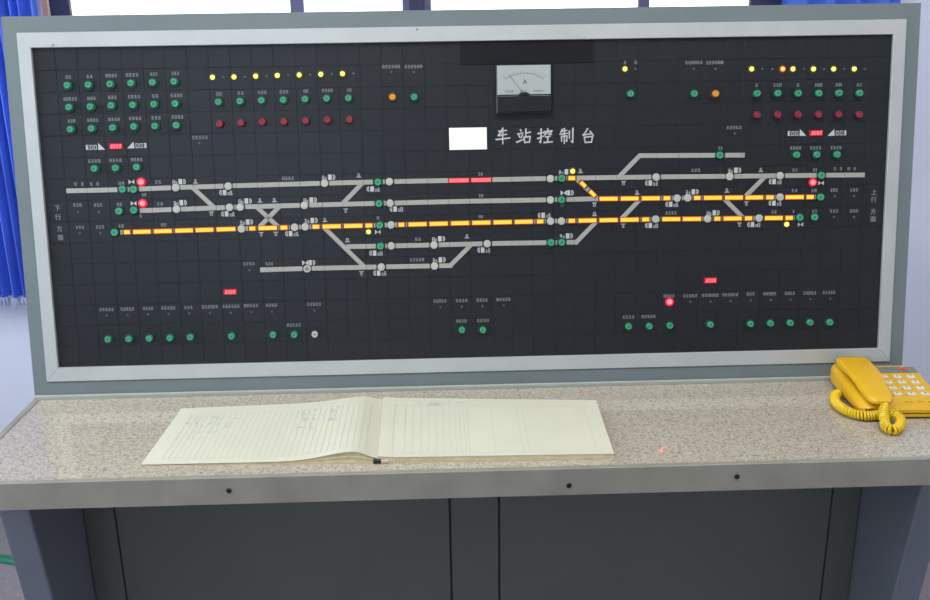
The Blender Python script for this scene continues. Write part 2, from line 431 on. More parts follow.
def button(px, py, k='g'):
    col, cap, dim, h = BTN[k]
    u, s_ = us(px, py, Z+h*.7)
    b_ = put('push_button', col, con, (u, s_, Z)); put('cap', cap, b_)
    put('cap_dimple', dim, b_, (0, 0, h-.0009))
nd = MB().lathe([(.0071,0),(.0071,.003),(.0064,.0038),(.0048,.0038),(.0044,.0034)], 20).mesh('node_button', M['node'], True)
nr = MB().lathe([(.0040,0),(.0040,.0004),(.0030,.0006)], 14).mesh('node_centre', M['node'], True)
nr2 = MB().lathe([(.0040,0),(.0040,.0004),(.0030,.0006)], 14).mesh('node_centre', M['ring'], True)
def node(px, py, dark=False):
    u, s_ = us(px, py, Z+.004); o = put('node_button', nd, con, (u, s_, Z)); put('node_centre', nr2 if dark else nr, o, (0, 0, .0034))
def led(px, py, kind, r=.0044):
    u, s_ = us(px, py, Z+.002)
    k = {'y':('dot_y','dot_yr'), 'o':('dot_o','dot_or'), 'r':('dot_r','dot_rr')}[kind]
    b_ = put('indicator_lamp', MB().lathe([(r*1.6,0),(r*1.6,.0012),(r*1.1,.002)], 16).mesh('indicator_lamp', M[k[1]], True), con, (u, s_, Z))
    put('lens', MB().lathe([(r,.001),(r*.9,.0034),(r*.5,.0046)], 16).mesh('lens', M[k[0]], True), b_)
dot_me = MB().lathe([(.0021,0),(.0021,.0006),(.0014,.001)], 10).mesh('unlit_lamp', M['hole'], True)
def dot(px, py):
    u, s_ = us(px, py, Z); put('unlit_lamp', dot_me, con, (u, s_, Z))
def bar_between(name, a, b, wd, z0, z1, mt, parent=None, inset=.0002, ch=.0005):
    (u0_, s0), (u1, s1) = a, b; L = math.hypot(u1-u0_, s1-s0); ang = math.atan2(s1-s0, u1-u0_)
    me = MB().slab(-L/2+inset, L/2-inset, -wd/2, wd/2, 0, z1-z0, ch).mesh(name, mt)
    return put(name, me, parent or con, ((u0_+u1)/2, (s0+s1)/2, z0), ang)
def interp(kn, x):
    return float(np.interp(x, [k[0] for k in kn], [k[1] for k in kn]))
ROW = {'A': [(66,191),(122.5,189.7),(175.5,187.7),(228,186),(324.5,183.3),(389,181.7),(470,180.2),(561.8,178.3),(656.5,177),(730,176.4),(821,175.3),(865,175)],
 'B': [(119,211.5),(176,209.5),(240,207),(304,205.3),(390,203.2),(470,201.3),(561.8,199.7),(600,198.8),(688,198),(780,197.3),(821,197)],
 'C': [(114,232.5),(160,231.3),(241,228.8),(305,227),(391,225),(475,222.8),(561.8,221),(656,219.3),(708,218.8),(800,217.8)],
 'D': [(346,246.8),(391,246),(434,245.1),(487,243.7),(561.8,242.5),(577,242.3)],
 'E': [(260,270),(307,268.6),(381,267),(434.5,266),(451,265.7)],
 'F': [(640,155.7),(745,155.2)]}
BW, BH = .0090, .0018
def track(row, x0, x1):
    kn = ROW[row]; a = us(x0, interp(kn, x0), Z+BH)
    b = us(x1, interp(kn, x1), Z+BH)
    cuts = [a]; k = math.ceil((a[0]+.006)/TW)
    while k*TW < b[0]-.006:
        t = (k*TW-a[0])/(b[0]-a[0]); px = x0+(x1-x0)*t; cuts.append((k*TW, us(px, interp(kn, px), Z+BH)[1])); k += 1
    cuts.append(b)
    for p, q_ in zip(cuts[:-1], cuts[1:]): bar_between('track_bar', p, q_, BW, Z, Z+BH, M['track'])
def diag(x0, y0, x1, y1):
    h = .0015 if y1 > y0 else .0013
    bar_between('crossover_bar', us(x0, y0, Z+h), us(x1, y1, Z+h), BW*.93, Z, Z+h, M['track'])
def lamp(pa, pb, kind='y', z=Z+.0004, wd=.0100):
    a = us(*pa, Z+.0025); b = us(*pb, Z+.0025)
    o = bar_between('track_lamp', a, b, wd, z, z+.0026, M[kind+'_rim'], ch=.0009, inset=.0003)
    L = math.hypot(b[0]-a[0], b[1]-a[1])
    put('bezel', MB().slab(-L/2-.0017, L/2+.0017, -wd/2, wd/2, -.0003, .0018, .0003).mesh('bezel', M['bezel']), o)
    put('lens', MB().slab(-L/2+.0014, L/2-.0014, -wd*.34, wd*.34, .0026, .0036, .0006).mesh('lens', M[kind+'_core']), o)
def lamps(row, spans, kind='y'):
    for x0, x1 in spans: lamp((x0, interp(ROW[row], x0)), (x1, interp(ROW[row], x1)), kind)
for x0, x1 in ((66,117.5),(127,129.5),(138.5,171),(180,223.5),(232.5,320),(329,373),(382.5,385),(394,546),(555,557.5),(566,651.5),(661,725.5),(734.5,776),(785,817),(826,865)): track('A', x0, x1)
for x0, x1 in ((139.5,171.5),(180.5,225),(234,236),(245,300),(309,374.5),(383.5,386),(394.5,546),(555,557.5),(566.5,673),(682,684),(692,776),(785,816)): track('B', x0, x1)
for x0, x1 in ((120,236.5),(245.5,290),(299,301),(309.5,375.5),(384.5,387),(395,546),(555,557.5),(566,651.5),(660.5,703.5),(712.5,755),(763.5,795)): track('C', x0, x1)
for x0, x1 in ((346,376),(385,387),(395.5,429.5),(438.5,482.5),(492,546.5),(555.5,557.5),(566.5,578.5)): track('D', x0, x1)
for x0, x1 in ((260,302.5),(311.5,376.5),(386,430),(439,452.5)): track('E', x0, x1)
for x0, x1 in ((638.5,715.5),(725,745)): track('F', x0, x1)
for d_ in ((193,188,214,207.5),(256,206.5,279.5,228),(280,206,258,228.5),(342,204.3,363,182.5),(323,226.5,365,267.5),(450.5,265.5,472,244),(576.5,242.2,597.5,220.5),
           (576,178.5,598,199),(618.5,177.5,640,155.5),(620.5,219.8,641,198.6),(723.5,198,743.5,218),(744.5,197.5,766,176)): diag(*d_)
lamps('A', ((448.8,469.3),(471,491.5)), 'r'); lamps('A', ((567.8,575.8),))
lamp((580.3,181.6), (586,187.2), wd=.0090); lamp((589.5,190.6), (595.6,196.6), wd=.0090)
lamps('B', ((599,618.2),(620.3,639.2),(641.3,660.3),(663,670.8),(693.5,701),(703.4,722.5),(724.5,743.4),(745,763.6),(765.6,774.2),(785,804.3),(806,814.3)))
lamps('C', ((123.4,130.7),(132.6,151.3),(153.5,172.4),(174.7,193.6),(195,214),(216,236),(248.8,256),(258,277.5),(280,288),(312,320),(322,341.4),(343.5,363),(365,373),
 (398,405),(408,427.2),(429,448.3),(450.5,469.6),(471.7,491),(493,512.3),(514.2,533.4),(536.3,544),(568,575.7),(578,597),(599,618.2),(620,639.2),(641.5,649.7),(661.8,680.8),(682.3,701.5),(713.8,720.9),(723.2,742.1),(744.3,752.6),(764.4,783.1),(785,793.4)))
for p in ((175.5,187.7),(228,186.2),(324.5,183.3),(389.3,181.7),(550.6,178.7),(656.5,177.2),(730,176.6),(780.5,175.7),(176.3,209.3),(229.3,207.5),(240,207.2),(304.2,205.5),(390,203.3),(550.6,200),(677.4,198.3),(688,198),(780.5,197.2),
 (241.2,228.9),(294.5,227.4),(305,226.9),(391,225),(550.7,221.3),(561.6,221.2),(656,219.3),(708,218.9),(759.5,218.2),(391.2,246),(434,245.2),(487.3,243.8),(381.2,267.2),(434.5,266.2)): node(*p)
node(307, 268.9, True)
for p in ((122.5,189.3),(133.5,189.4),(119,211.2),(133.8,210.2),(114.5,232.5),(378,182.1),(379,203.7),(379.8,225.3),(380.5,246.2),(561.8,178.4),(561.8,199.9),(561.8,242.4),(551,242.6),(720,155.2),(821.7,175.4),(820.8,197.2),(799.9,217.6),(814.8,217.2)): button(*p, 't')
# push buttons
G = [(67.2,85.3),(88.3,84.8),(110.1,84),(130.9,83.2),(152.5,82.4),(174.1,81.6),(69,107.2),(90.4,106.7),(111.2,105.6),(132.8,105),(153.9,104.3),(175.2,103.7),
 (70.4,129.3),(91.5,128.5),(112.8,127.7),(133.9,126.7),(154.9,126.1),(176.3,125.3),(94.4,168.7),(115.5,168),(136.7,167.2),
 (218.5,102),(240,101.2),(261.5,100.4),(283.3,99.8),(305.2,99),(326.7,98.4),(348.5,98),(414.3,97),(630.8,93.8),(694.4,93.7),
 (757.3,93.5),(778,93.3),(798.5,93.3),(819,93.3),(839.3,93),(859.8,93),(796.8,154.8),(817,154.6),(837.3,154.5),
 (108,339.5),(128.7,339),(149.2,338.5),(169.8,338),(190.2,337.3),(231.5,336.3),(273,335),(294.3,334.8),(462,330),(483,330),
 (628.7,326.5),(649.5,326.3),(670,325.7),(710.6,324.7),(750.8,324),(770.7,323.5),(790.5,323),(810.3,322.5),(830,322.3)]
for p in G: button(*p)
for p in ((219.5,123.8),(241,122.8),(262.3,121.9),(284,121.6),(305.8,120.9),(327.5,119.8),(349.5,119.5),(757.3,115),(778,115),(798.4,114.8),(818.8,114.7),(839,114.5),(859.5,114.8)): button(*p, 'r')
for p in ((392.5,97),(715.8,93.7)): button(*p, 'o')
button(314.8, 334.3, 'w')
# indicator lamps
for p in ((212.5,77.3),(234,77),(255.7,76.2),(277.3,75.5),(299.2,75),(320.8,74.3),(342.5,73.8)): led(*p, 'y'); dot(p[0]+11, p[1]-.3)
for x in (625,751.7,793,813.5,833.7,854.2): led(x, 69, 'y'); dot(x+10.6, 69)
led(782.8, 69, 'o'); dot(772.3, 69)
led(368.5, 231.9, 'y'); led(572.7, 171.2, 'y', .0046); led(786.7, 224.3, 'y', .0046)
led(141, 182, 'r', .0054); led(142.5, 203.4, 'r', .0054); led(813, 182.3, 'r', .0050); led(669.7, 302, 'r', .0054)
for p in ((199.5,143),(391.5,72),(413.8,72),(694,69),(715.5,69),(735,133.5),(78,212),(99,212),(80,233),(100.5,233),(835,196),(854,196),(834,217),(854,217),(249.5,270)): dot(*p)

# printed captions: rows of tiny characters too small to read in the photo
cap_i = 0
def glyph(mb, x, y, wd, ht, z, rnd):
    t = ht*.13
    k = rnd.randrange(4)
    def hb(yy, a=0, b_=1): mb.box(x+wd*a, x+wd*b_, y+ht*yy-t/2, y+ht*yy+t/2, 0, z)
    def vb(xx, a=0, b_=1): mb.box(x+wd*xx-t/2, x+wd*xx+t/2, y+ht*a, y+ht*b_, 0, z)
    hb(.08); hb(.92, .1, .9)
    if k == 0: hb(.5); vb(.5)
    elif k == 1: vb(.1); vb(.9); hb(.5, .2, .8)
    elif k == 2: vb(.3, 0, .6); vb(.75); hb(.62, 0, .6)
    else: vb(.12, .4); vb(.55); hb(.4, .3, 1)
def caption(px, py, wpx, n=None, hpx=3.1):
    global cap_i; cap_i += 1
    rnd = random.Random(cap_i); n = n or max(1, round(wpx/3.0))
    u, s_ = us(px, py, Z); cw = wpx*PX/n; mb = MB(); ht = hpx*PX
    for k in range(n): glyph(mb, -wpx*PX/2+k*cw+cw*.14, -ht/2, cw*.72, ht, .0003, rnd)
    put('caption', mb.mesh('caption', M['print']), con, (u, s_, Z), math.radians(rnd.uniform(-.6, .6)))
for (bx_, by_), wd in zip(G[:18], (6,7,12,13,8,8,14,9,9,13,7,12,8,12,12,13,10,12)): caption(bx_+1.2, by_-8.3, wd)
for (bx_, by_), wd in zip(G[18:21], (13,13,12)): caption(bx_, by_-7.6, wd)
for (bx_, by_), wd in zip(G[21:28], (6,7,9,9,5,11,5)): caption(bx_+.6, by_-8, wd)
for (bx_, by_), wd in zip(G[31:37], (4,9,4,8,7,6)): caption(bx_-.6, by_-8.3, wd)
for (bx_, by_), wd in zip(G[37:40], (12,12,12)): caption(bx_-1.3, by_-6.8, wd)
for c in ((200,137.5,16),(391,66.5,18),(413.5,66.5,18),(694,62.5,18),(714.8,62.5,18),(734,127.5,16),(77.5,205,9),(98,205,9),(80,227.3,9),(100,227,9),
 (834,190,8),(854,190,9),(834,211,9),(854,211,9),(249,263.7,12),(121.5,183.3,7),(119.5,204.5,6),(121,226,6),(158,182,7),(160,203.8,7),(163.5,224.8,6),
 (288,178.3,12),(480.5,174,5),(481,195.7,5),(481,216.6,5),(418,239.3,7),(417,259.8,15),(269.3,263.7,8),(695.7,170.2,10),(671,213,12),(795,170,6),(794.5,190.5,7),(774,212,6),
 (815,169.8,5),(814,190.6,6),(814.6,211.2,6),(793.5,211.5,3),(720.3,148,5),(378,217.8,4),(144,191.5+3.2,5),(140.8,216,2),(562,205,4),
 (106.5,309.5,15),(127.3,309,14),(148,308.5,11),(168.3,308,15),(188.4,307.5,9),(210,306.8,17),(231,306.3,18),(251,305.6,15),(271.5,305.2,12),(314,304.2,15),(293.7,325,15),
 (440,301,14),(461.8,300.5,13),(482,300,12),(503.5,299.4,15),(461.5,321,11),(483,320.5,13),
 (669,296,12),(690.3,295.8,15),(710.2,295.3,18),(730.3,294.7,17),(750.6,294,9),(769.8,293.7,14),(789.8,293.3,11),(809.8,293,14),(829,292.5,14),(628.5,317,13),(648.5,316.5,15)): caption(*c)
for x in (107,127.6,148.2,168.7,189.2,210,231,251.5,272): dot(x, 315.3-(x-107)*.0215)
dot(314.5, 310.4)
for x, y in ((440.5,307),(461.8,306.6),(482.6,306.2),(503.8,305.5),(690.3,301.8),(710.6,301.6),(730.6,301.2),(750.9,300.2),(770.8,300),(790.6,299.6),(810.4,299),(830.2,298.7)): dot(x, y)
for x, y in ((75.5,184),(82.3,184),(91.3,184),(97.6,183.9),(835,168.8),(841,168.7),(848.7,168.7),(854.6,168.6),(625,62.4),(635.6,62.4)): caption(x, y, 3.2, 1, 3.2)
# signal symbols: small name, white half box and a round bracket
def symbol(px, py, flip=False, bow=False):
    global cap_i; cap_i += 1
    rnd = random.Random(cap_i); u, s_ = us(px, py, Z); h = 4.6*PX; mb = MB(); z = .0003; sg = -1 if flip else 1
    def X(a): return a*PX*sg
    def bx(a, b_, c, d): x0_, x1_ = sorted((X(a), X(b_))); mb.box(x0_, x1_, c, d, 0, z)
    if bow:
        mb.poly([(X(-6.5), -h/2), (X(-6.5), h/2), (X(-3.8), 0)], 0, z); mb.poly([(X(-1), -h/2), (X(-1), h/2), (X(-3.8), 0)], 0, z)
    else:
        xs = sorted((X(-6.5), X(-4.3))); glyph(mb, xs[0], -h/2, xs[1]-xs[0], h*.8, z, rnd)
        xs = sorted((X(-4), X(-2.2))); glyph(mb, xs[0], -h/2, xs[1]-xs[0], h*.55, z, rnd)
    bx(-1.2 if not bow else -.6, 1.9, -h/2, h/2)
    for k in range(6):
        a0, a1 = -math.pi/2+k*math.pi/6, -math.pi/2+(k+1)*math.pi/6
        r_ = h/2; e_ = .75*PX
        q_ = [((X(3.2)+sg*r_*.8*math.cos(a)), r_*math.sin(a)) for a in (a0, a1)]+[((X(3.2)+sg*(r_*.8-e_)*math.cos(a)), (r_-e_*.9)*math.sin(a)) for a in (a1, a0)]
        mb.poly(q_, 0, z)
    bx(3.0, 3.6, -h/2, h/2)
    put('signal_symbol', mb.mesh('signal_symbol', M['white']), con, (u, s_, Z), sc=(1.15, 1.15, 1))
for x, y in ((180,181.7),(181,202.7),(246,201),(247.3,222),(311,200),(312,220.5),(329.5,177.2),(439.5,238.8),(440,259.8),(693,191.8),(714,212.8),(735.5,170.3),(567.2,235.9)): symbol(x, y)
symbol(566, 171.8)
symbol(309.5, 262.7, bow=True); symbol(568, 192.8, bow=True)
for x, y in ((225,192.5),(227,213.8),(291,233.6),(372.5,189),(375,253),(379,273),(483,250),(650.7,183),(671,204.2),(650.7,225.4),(774.5,181.6),(774.3,203),(752.8,224.5),(395.5,209),(543.5,215.3)): symbol(x, y, True)
def bow(px, py):
    u, s_ = us(px, py, Z); h = 4.6*PX; w_ = 5.6*PX; mb = MB()
    mb.poly([(-w_/2,-h/2),(-w_/2,h/2),(0,0)], 0, .0003); mb.poly([(w_/2,-h/2),(w_/2,h/2),(0,0)], 0, .0003)
    put('signal_mark', mb.mesh('signal_mark', M['white']), con, (u, s_, Z))
for p in ((131.5,181.9),(133.7,203.4),(377.8,232),(821,183),(800.5,224.4)): bow(*p)
def points_mark(px, py, below=False):
    global cap_i; cap_i += 1
    u, s_ = us(px, py, Z); mb = MB(); f = -1 if below else 1
    mb.box(-2.4*PX, 2.4*PX, -1.6*PX*f-.35*PX, -1.6*PX*f+.35*PX, 0, .0003)
    glyph(mb, -1.5*PX, (-.9*PX if not below else -2.1*PX), 2.8*PX, 3*PX, .0003, random.Random(cap_i))
    put('points_mark', mb.mesh('points_mark', M['white']), con, (u, s_, Z))
for p in ((195.5,181.5),(260,200.5),(274.5,200.2),(358.8,175.5),(325,220),(347.5,240.2),(467,236.3),(580.5,171),(637.2,192.6),(594.6,214),(727,190.6),(760.8,170)): points_mark(*p)
for p in ((211.5,213.5),(261.3,234.2),(276,233.8),(345.8,210.5),(361.5,273.2),(594.5,204.5),(623.6,183),(623.3,225.6),(746.5,203.5),(739.5,224.5)): points_mark(*p, True)
# seven segment displays with their printed arrows
SEGS = {'0': 'abcdef'}
def display(px, py, wpx=13.5, hpx=6.0):
    u, s_ = us(px, py, Z+.003); wd, ht = wpx*PX, hpx*PX
    o = put('digit_display', MB().slab(-wd/2, wd/2, -ht/2, ht/2, 0, .003, .0006).mesh('digit_display', M['seg_bg']), con, (u, s_, Z))
    cw = wd*.82/4; h = ht*.62
    for k in range(4):
        mb = MB(); w_ = cw*.62; t = ht*.10
        for a in SEGS['0']:
            x0_, x1_, y0_, y1_ = {'a': (0, w_, h-t, h), 'd': (0, w_, 0, t), 'f': (0, t, h/2, h), 'e': (0, t, 0, h/2), 'b': (w_-t, w_, h/2, h), 'c': (w_-t, w_, 0, h/2)}[a]
            mb.add([(x+y*.18, y, z) for z in (0, .0005) for y in (y0_, y1_) for x in (x0_, x1_)], [(0,2,3,1), (4,5,7,6), (0,1,5,4), (2,6,7,3), (0,4,6,2), (1,3,7,5)])
        put('digit', mb.mesh('digit', M['seg']), o, (-wd*.41+k*cw+cw*.12, -h/2, .003))
for p in ((115.8,146.3),(230,292),(710.7,280.5),(816.5,133)): display(*p)
def arrows(px, py, sg):
    u, s_ = us(px, py, Z); mb = MB(); z = .0003; h = 5*PX
    def X(a): return a*PX*sg
    def bx(a, b_, c, d):
        x0_, x1_ = sorted((X(a), X(b_))); mb.box(x0_, x1_, c*PX, d*PX, 0, z)
    mb.poly([(X(2.5), -2.6*PX), (X(9.5), -2.6*PX), (X(3), 4*PX)], 0, z)
    for a in (0, -4):
        bx(a-1.6, a-1, -2.4, 2.2); bx(a+.6, a+1.2, -2.4, 2.2); bx(a-1, a+.6, -2.4, -1.8); bx(a-1, a+.6, 1.6, 2.2)
    bx(-9.4, -7.8, -2.4, 2.4); bx(-7.8, -6.6, -2.4, -1.7); bx(-7.8, -6.6, 1.7, 2.4); bx(-7.8, -6.8, -.3, .4)
    put('counter_arrow', mb.mesh('counter_arrow', M['white']), con, (u, s_, Z))
arrows(95.5, 147.2, 1); arrows(136.8, 145.6, -1); arrows(797, 133.3, 1); arrows(837, 133, -1)

# ---------------------------------------------------------------- title characters in brush strokes, and redaction boxes built as plates
CH = {
 'che': [[(20,78),(76,84)],[(49,98),(38,76),(17,52),(26,53)],[(24,53),(76,60)],[(2,29),(98,38)],[(49,99),(48,50),(48,1)]],
 'zhan': [[(27,94),(34,82)],[(8,64),(46,72)],[(17,56),(25,40)],[(42,60),(33,40)],[(1,10),(50,30)],[(65,99),(64,46)],[(65,70),(98,77)],[(51,46),(57,4)],[(51,42),(94,48),(87,6)],[(57,9),(88,11)]],
 'kong': [[(3,66),(40,74)],[(25,99),(24,40),(21,6),(13,14)],[(1,33),(42,50)],[(66,99),(71,88)],[(48,82),(43,66)],[(48,77),(96,84),(86,68)],[(62,72),(46,54)],[(74,72),(76,60),(92,60)],[(52,43),(85,48)],[(69,46),(67,10)],[(42,7),(99,11)]],
 'zhi': [[(20,94),(7,70)],[(16,80),(52,85)],[(1,60),(58,66)],[(13,46),(14,14)],[(13,46),(51,50),(49,14),(42,20)],[(33,99),(32,0)],[(68,82),(68,32)],[(92,99),(91,6),(78,16)]],
 'tai': [[(48,98),(34,76),(12,53)],[(12,54),(78,64)],[(64,80),(90,50)],[(23,42),(30,2)],[(23,40),(83,45),(74,4)],[(30,6),(76,8)]]}
def stroke(mb, pts, w_, z):
    for k in range(len(pts)-1):
        (xa, ya), (xb, yb) = pts[k], pts[k+1]; L = math.hypot(xb-xa, yb-ya); nx, ny = -(yb-ya)/L, (xb-xa)/L; dx, dy = (xb-xa)/L, (yb-ya)/L
        wa = w_*(1.0 if k == 0 else .85); wb = w_*(.72 if k == len(pts)-2 else .85); e_ = w_*.35
        q_ = [(xa-dx*e_+nx*wa*.5, ya-dy*e_+ny*wa*.5), (xa+nx*wa*.62*0-nx*wa*.5, ya+ny*0-ny*wa*.5), (xb-nx*wb*.5, yb-ny*wb*.5), (xb+dx*e_, yb+dy*e_), (xb+nx*wb*.5, yb+ny*wb*.5)]
        mb.poly(q_, 0, z+k*1e-5)
for key, px, py, wpx, hpx in (('che',503,136,15,16.5),('zhan',523.7,136.2,15,15),('kong',545,136,15.5,15),('zhi',566.8,135.8,14.5,15.5),('tai',588,135.7,14,15)):
    u, s_ = us(px, py, Z); mb = MB(); kx, ky = wpx*PX/100, hpx*PX/100
    for st in CH[key]: stroke(mb, [((x-50)*kx, (y-50)*ky) for x, y in st], 10.6*kx, .0005)
    put('title_character', mb.mesh('title_character', M['white']), con, (u, s_, Z))['label'] = 'pale grey brush style Chinese character of the board title'
def plate(name, x0, y0, x1, y1, mt, h):
    a = us(x0, y0, Z+h); c = us(x1, y1, Z+h)
    o = MB().slab(a[0], c[0], c[1], a[1], Z, Z+h, .0003).build(name, mt, con); return o
plate('redaction_box_white', 449, 128, 487, 149.3, M['plate'], .0012)['label'] = 'redaction box, built as a blank white rectangular plate before the title'  # redaction over the station name, built as a made-up plate
plate('redaction_box_black', 459.5, 37.5, 593, 62.5, M['blank'], .0016)['label'] = 'redaction box, built as a blank black plate above the meter'  # redaction over lettering, built as a made-up plate
# vertical direction texts
def text(ch, px, py, hpx, mt, name='direction_character'):
    cu = bpy.data.curves.new(name, 'FONT'); cu.body = ch; cu.size = hpx*PX*1.15; cu.align_x = 'CENTER'; cu.align_y = 'CENTER'; cu.extrude = .0002
    o = bpy.data.objects.new(name, cu); COL.objects.link(o)
    dg = bpy.context.evaluated_depsgraph_get(); me = bpy.data.meshes.new_from_object(o.evaluated_get(dg))
    bpy.data.objects.remove(o); me.materials.clear(); me.materials.append(mt)
    return me
for ch, px, py in (('下',57.5,208.5),('行',58.2,217.5),('方',59.6,229.3),('面',60.6,238),('上',874,192.8),('行',873.6,200),('方',873.2,212),('面',873,219.4)):
    u, s_ = us(px, py, Z); put('direction_character', text(ch, px, py, 5.4, M['print']), con, (u, s_, Z+.0003))

# ---------------------------------------------------------------- ammeter
a = us(496.8, 65.3, Z+.012); c = us(551, 94, Z+.012); d = us(551, 112, Z+.012)
mw = c[0]-a[0]; mh = a[1]-d[1]; mx_, my_ = (a[0]+c[0])/2, (a[1]+d[1])/2; fh = a[1]-c[1]
am = put('ammeter', MB().slab(-mw/2-.0012, mw/2+.0012, -mh/2-.001, mh/2+.001, 0, .012, .0015).mesh('ammeter', M['black']), con, (mx_, my_, Z)); am['label'] = 'square ammeter with white dial'
fy0 = mh/2-fh
M['dial'] = mat('meter_dial_white', (160,168,164), .4)
MB().slab(-mw/2+.0006, mw/2-.0006, fy0, mh/2-.0006, .0116, .0134, .0005).build('dial', M['dial'], am)
M['ink'] = mat('meter_ink', (92,100,100), .6)
sm = MB(); zc = .0134
cxm, cym, R_ = 0, fy0-.006, .045
for k in range(13):
    t = math.radians(50+80*k/12); L = .005 if k % 3 == 0 else .003
    p = (cxm+R_*math.cos(t)*1.2, cym+R_*math.sin(t)); q_ = (cxm+(R_+L)*math.cos(t)*1.2, cym+(R_+L)*math.sin(t))
    nx, ny = -(q_[1]-p[1]), q_[0]-p[0]; l_ = math.hypot(nx, ny); nx, ny = nx/l_*.0003, ny/l_*.0003
    sm.poly([(p[0]+nx, p[1]+ny), (q_[0]+nx, q_[1]+ny), (q_[0]-nx, q_[1]-ny), (p[0]-nx, p[1]-ny)], zc, zc+.0002)
for k in range(16):
    t0_, t1_ = math.radians(50+80*k/16), math.radians(50+80*(k+1)/16)
    sm.poly([(cxm+r_*math.cos(t)*1.2, cym+r_*math.sin(t)) for r_, t in ((R_, t0_), (R_, t1_), (R_-.0007, t1_), (R_-.0007, t0_))], zc, zc+.0002)
for xa, xb in ((-.036,-.018),(-.008,.008),(.018,.036)):
    n = int((xb-xa)/.0045)
    for k in range(n): glyph(sm, xa+k*.0045, fy0+.004, .0035, .004, zc+.0002, random.Random(k))
sm.build('scale_marks', M['ink'], am)
me = text('A', 0, 0, 5.5, mat('meter_letter', (40,44,44), .6)); put('meter_letter', me, am, (0.0015, fy0+fh*.42, zc+.0002))
MB().poly([(-.0004, fy0), (.0004, fy0), (-.029, fy0+.038), (-.0294, fy0+.0375)], zc+.0008, zc+.0012).build('needle', mat('meter_needle', (140,128,124), .5), am)
MB().poly([(.011*math.cos(t), fy0-.002+.0062*math.sin(t)) for t in [k*math.pi/12 for k in range(13)]], .012, .0155).build('needle_cover', M['black'], am)
bevel(MB().box(-mw/2+.001, mw/2-.001, -mh/2+.001, fy0-.002, .011, .0138).build('lower_cover', mat('meter_cover_black', (22,24,26), .25), am), .001, 2)

# ================================================================ REGISTER BOOK
bk = empty('register_book', (-.17, -.19, ZD+.0002)); tag(bk, 'open landscape register book with ruled cream pages on the worktop', 'book')
M['page'] = mat('cream_page', (198,198,179), .75, noise=(8,.03))
M['edge'] = mat('page_edges', (205,192,154), .8, noise=(60,.12))
M['rule'] = mat('ruled_lines', (180,185,166), .8)
M['bink'] = mat('blue_ink', (152,163,188), .8)
def W(p): return (p[0]-bk.location.x, p[1]-bk.location.y)
LF, LB = W((-.558,-.297)), W((-.549,-.072)); CF, CB = W((-.168,-.308)), W((-.172,-.062)); RF, RB = W((.220,-.3165)), W((.226,-.098))
def hl(t, v):
    """height of the left page: t 0 outer edge..1 spine, v 0 front..1 back"""
    k = 1.0-.45*v
    hump = .016*k*math.exp(-((t-.90)/.17)**2) if t < .9 else .016*k*math.exp(-((t-.90)/.075)**2)
    return .0032+.003*t+hump
def hr(t, v):
    return .0105+.002*math.exp(-(t/.05)**2)
def bil(F0, B0, F1, B1, t, v):
    fx = F0[0]+(F1[0]-F0[0])*t; fy = F0[1]+(F1[1]-F0[1])*t; bx_ = B0[0]+(B1[0]-B0[0])*t; by_ = B0[1]+(B1[1]-B0[1])*t
    return fx+(bx_-fx)*v, fy+(by_-fy)*v
def LP(t, v): return bil(LF, LB, CF, CB, t, v)
def RP(t, v): return bil(CF, CB, RF, RB, t, v)
def block(name, P, h, f0, f1, mt, grow=0.0, nt_=40, nv=8):
    mb = MB(); vs_ = []
    for lv in (f0, f1):
        for j in range(nv+1):
            for i in range(nt_+1):
                t, v = i/nt_, j/nv; x, y = P(t, v); vs_.append((x, y+(v-.5)*grow, h(t, v)*lv))
    c_ = nt_+1; off = c_*(nv+1); fs = []
    for j in range(nv):
        for i in range(nt_):
            a_ = j*c_+i; fs.append((a_, a_+c_, a_+c_+1, a_+1)); fs.append((off+a_, off+a_+1, off+a_+c_+1, off+a_+c_))
    for i in range(nt_):
        fs.append((i, i+1, off+i+1, off+i)); k = nv*c_+i; fs.append((k, off+k, off+k+1, k+1))
    for j in range(nv):
        a_ = j*c_; fs.append((a_, off+a_, off+a_+c_, a_+c_)); a_ = j*c_+nt_; fs.append((a_, a_+c_, off+a_+c_, off+a_))
    mb.add(vs_, fs); return mb.build(name, mt, bk, True)
for k, (f0, f1) in enumerate(((0, .22), (.25, .42), (.46, .62), (.66, .80), (.83, .92))):
    block('page_block', LP, hl, f0, f1, M['edge'], grow=-.002*(k % 2)-.001*k*.5)
block('page', LP, hl, .95, 1.0, M['page'])
block('page_block', RP, hr, 0, .48, M['edge']); block('page_block', RP, hr, .51, .9, M['edge'], grow=-.001)
block('page', RP, hr, .93, 1.0, M['page'])
def pline(mb, P, h, t0, v0, t1, v1, wd=.0006, n=10):
    for k in range(n):
        qa = [(t0+(t1-t0)*(k+e_)/n, v0+(v1-v0)*(k+e_)/n) for e_ in (0, 1)]
        pts = [P(*q_)+(h(*q_)+.00025,) for q_ in qa]; dx, dy = pts[1][0]-pts[0][0], pts[1][1]-pts[0][1]; l_ = math.hypot(dx, dy)
        nx, ny = -dy/l_*wd/2, dx/l_*wd/2
        mb.add([(pts[0][0]+nx, pts[0][1]+ny, pts[0][2]), (pts[0][0]-nx, pts[0][1]-ny, pts[0][2]), (pts[1][0]-nx, pts[1][1]-ny, pts[1][2]), (pts[1][0]+nx, pts[1][1]+ny, pts[1][2])], [(0,1,2,3)])
rl = MB()
for k in range(33):
    t = .075+.87*k/32; pline(rl, LP, hl, t, .07, t, .86, .0012 if k % 5 else .0015)
pline(rl, LP, hl, .07, .07, .95, .07, n=24); pline(rl, LP, hl, .07, .86, .95, .86, n=24); pline(rl, LP, hl, .07, .94, .95, .94, n=24)
rl.build('ruled_lines', M['rule'], bk)['kind'] = 'stuff'
rr_ = MB()
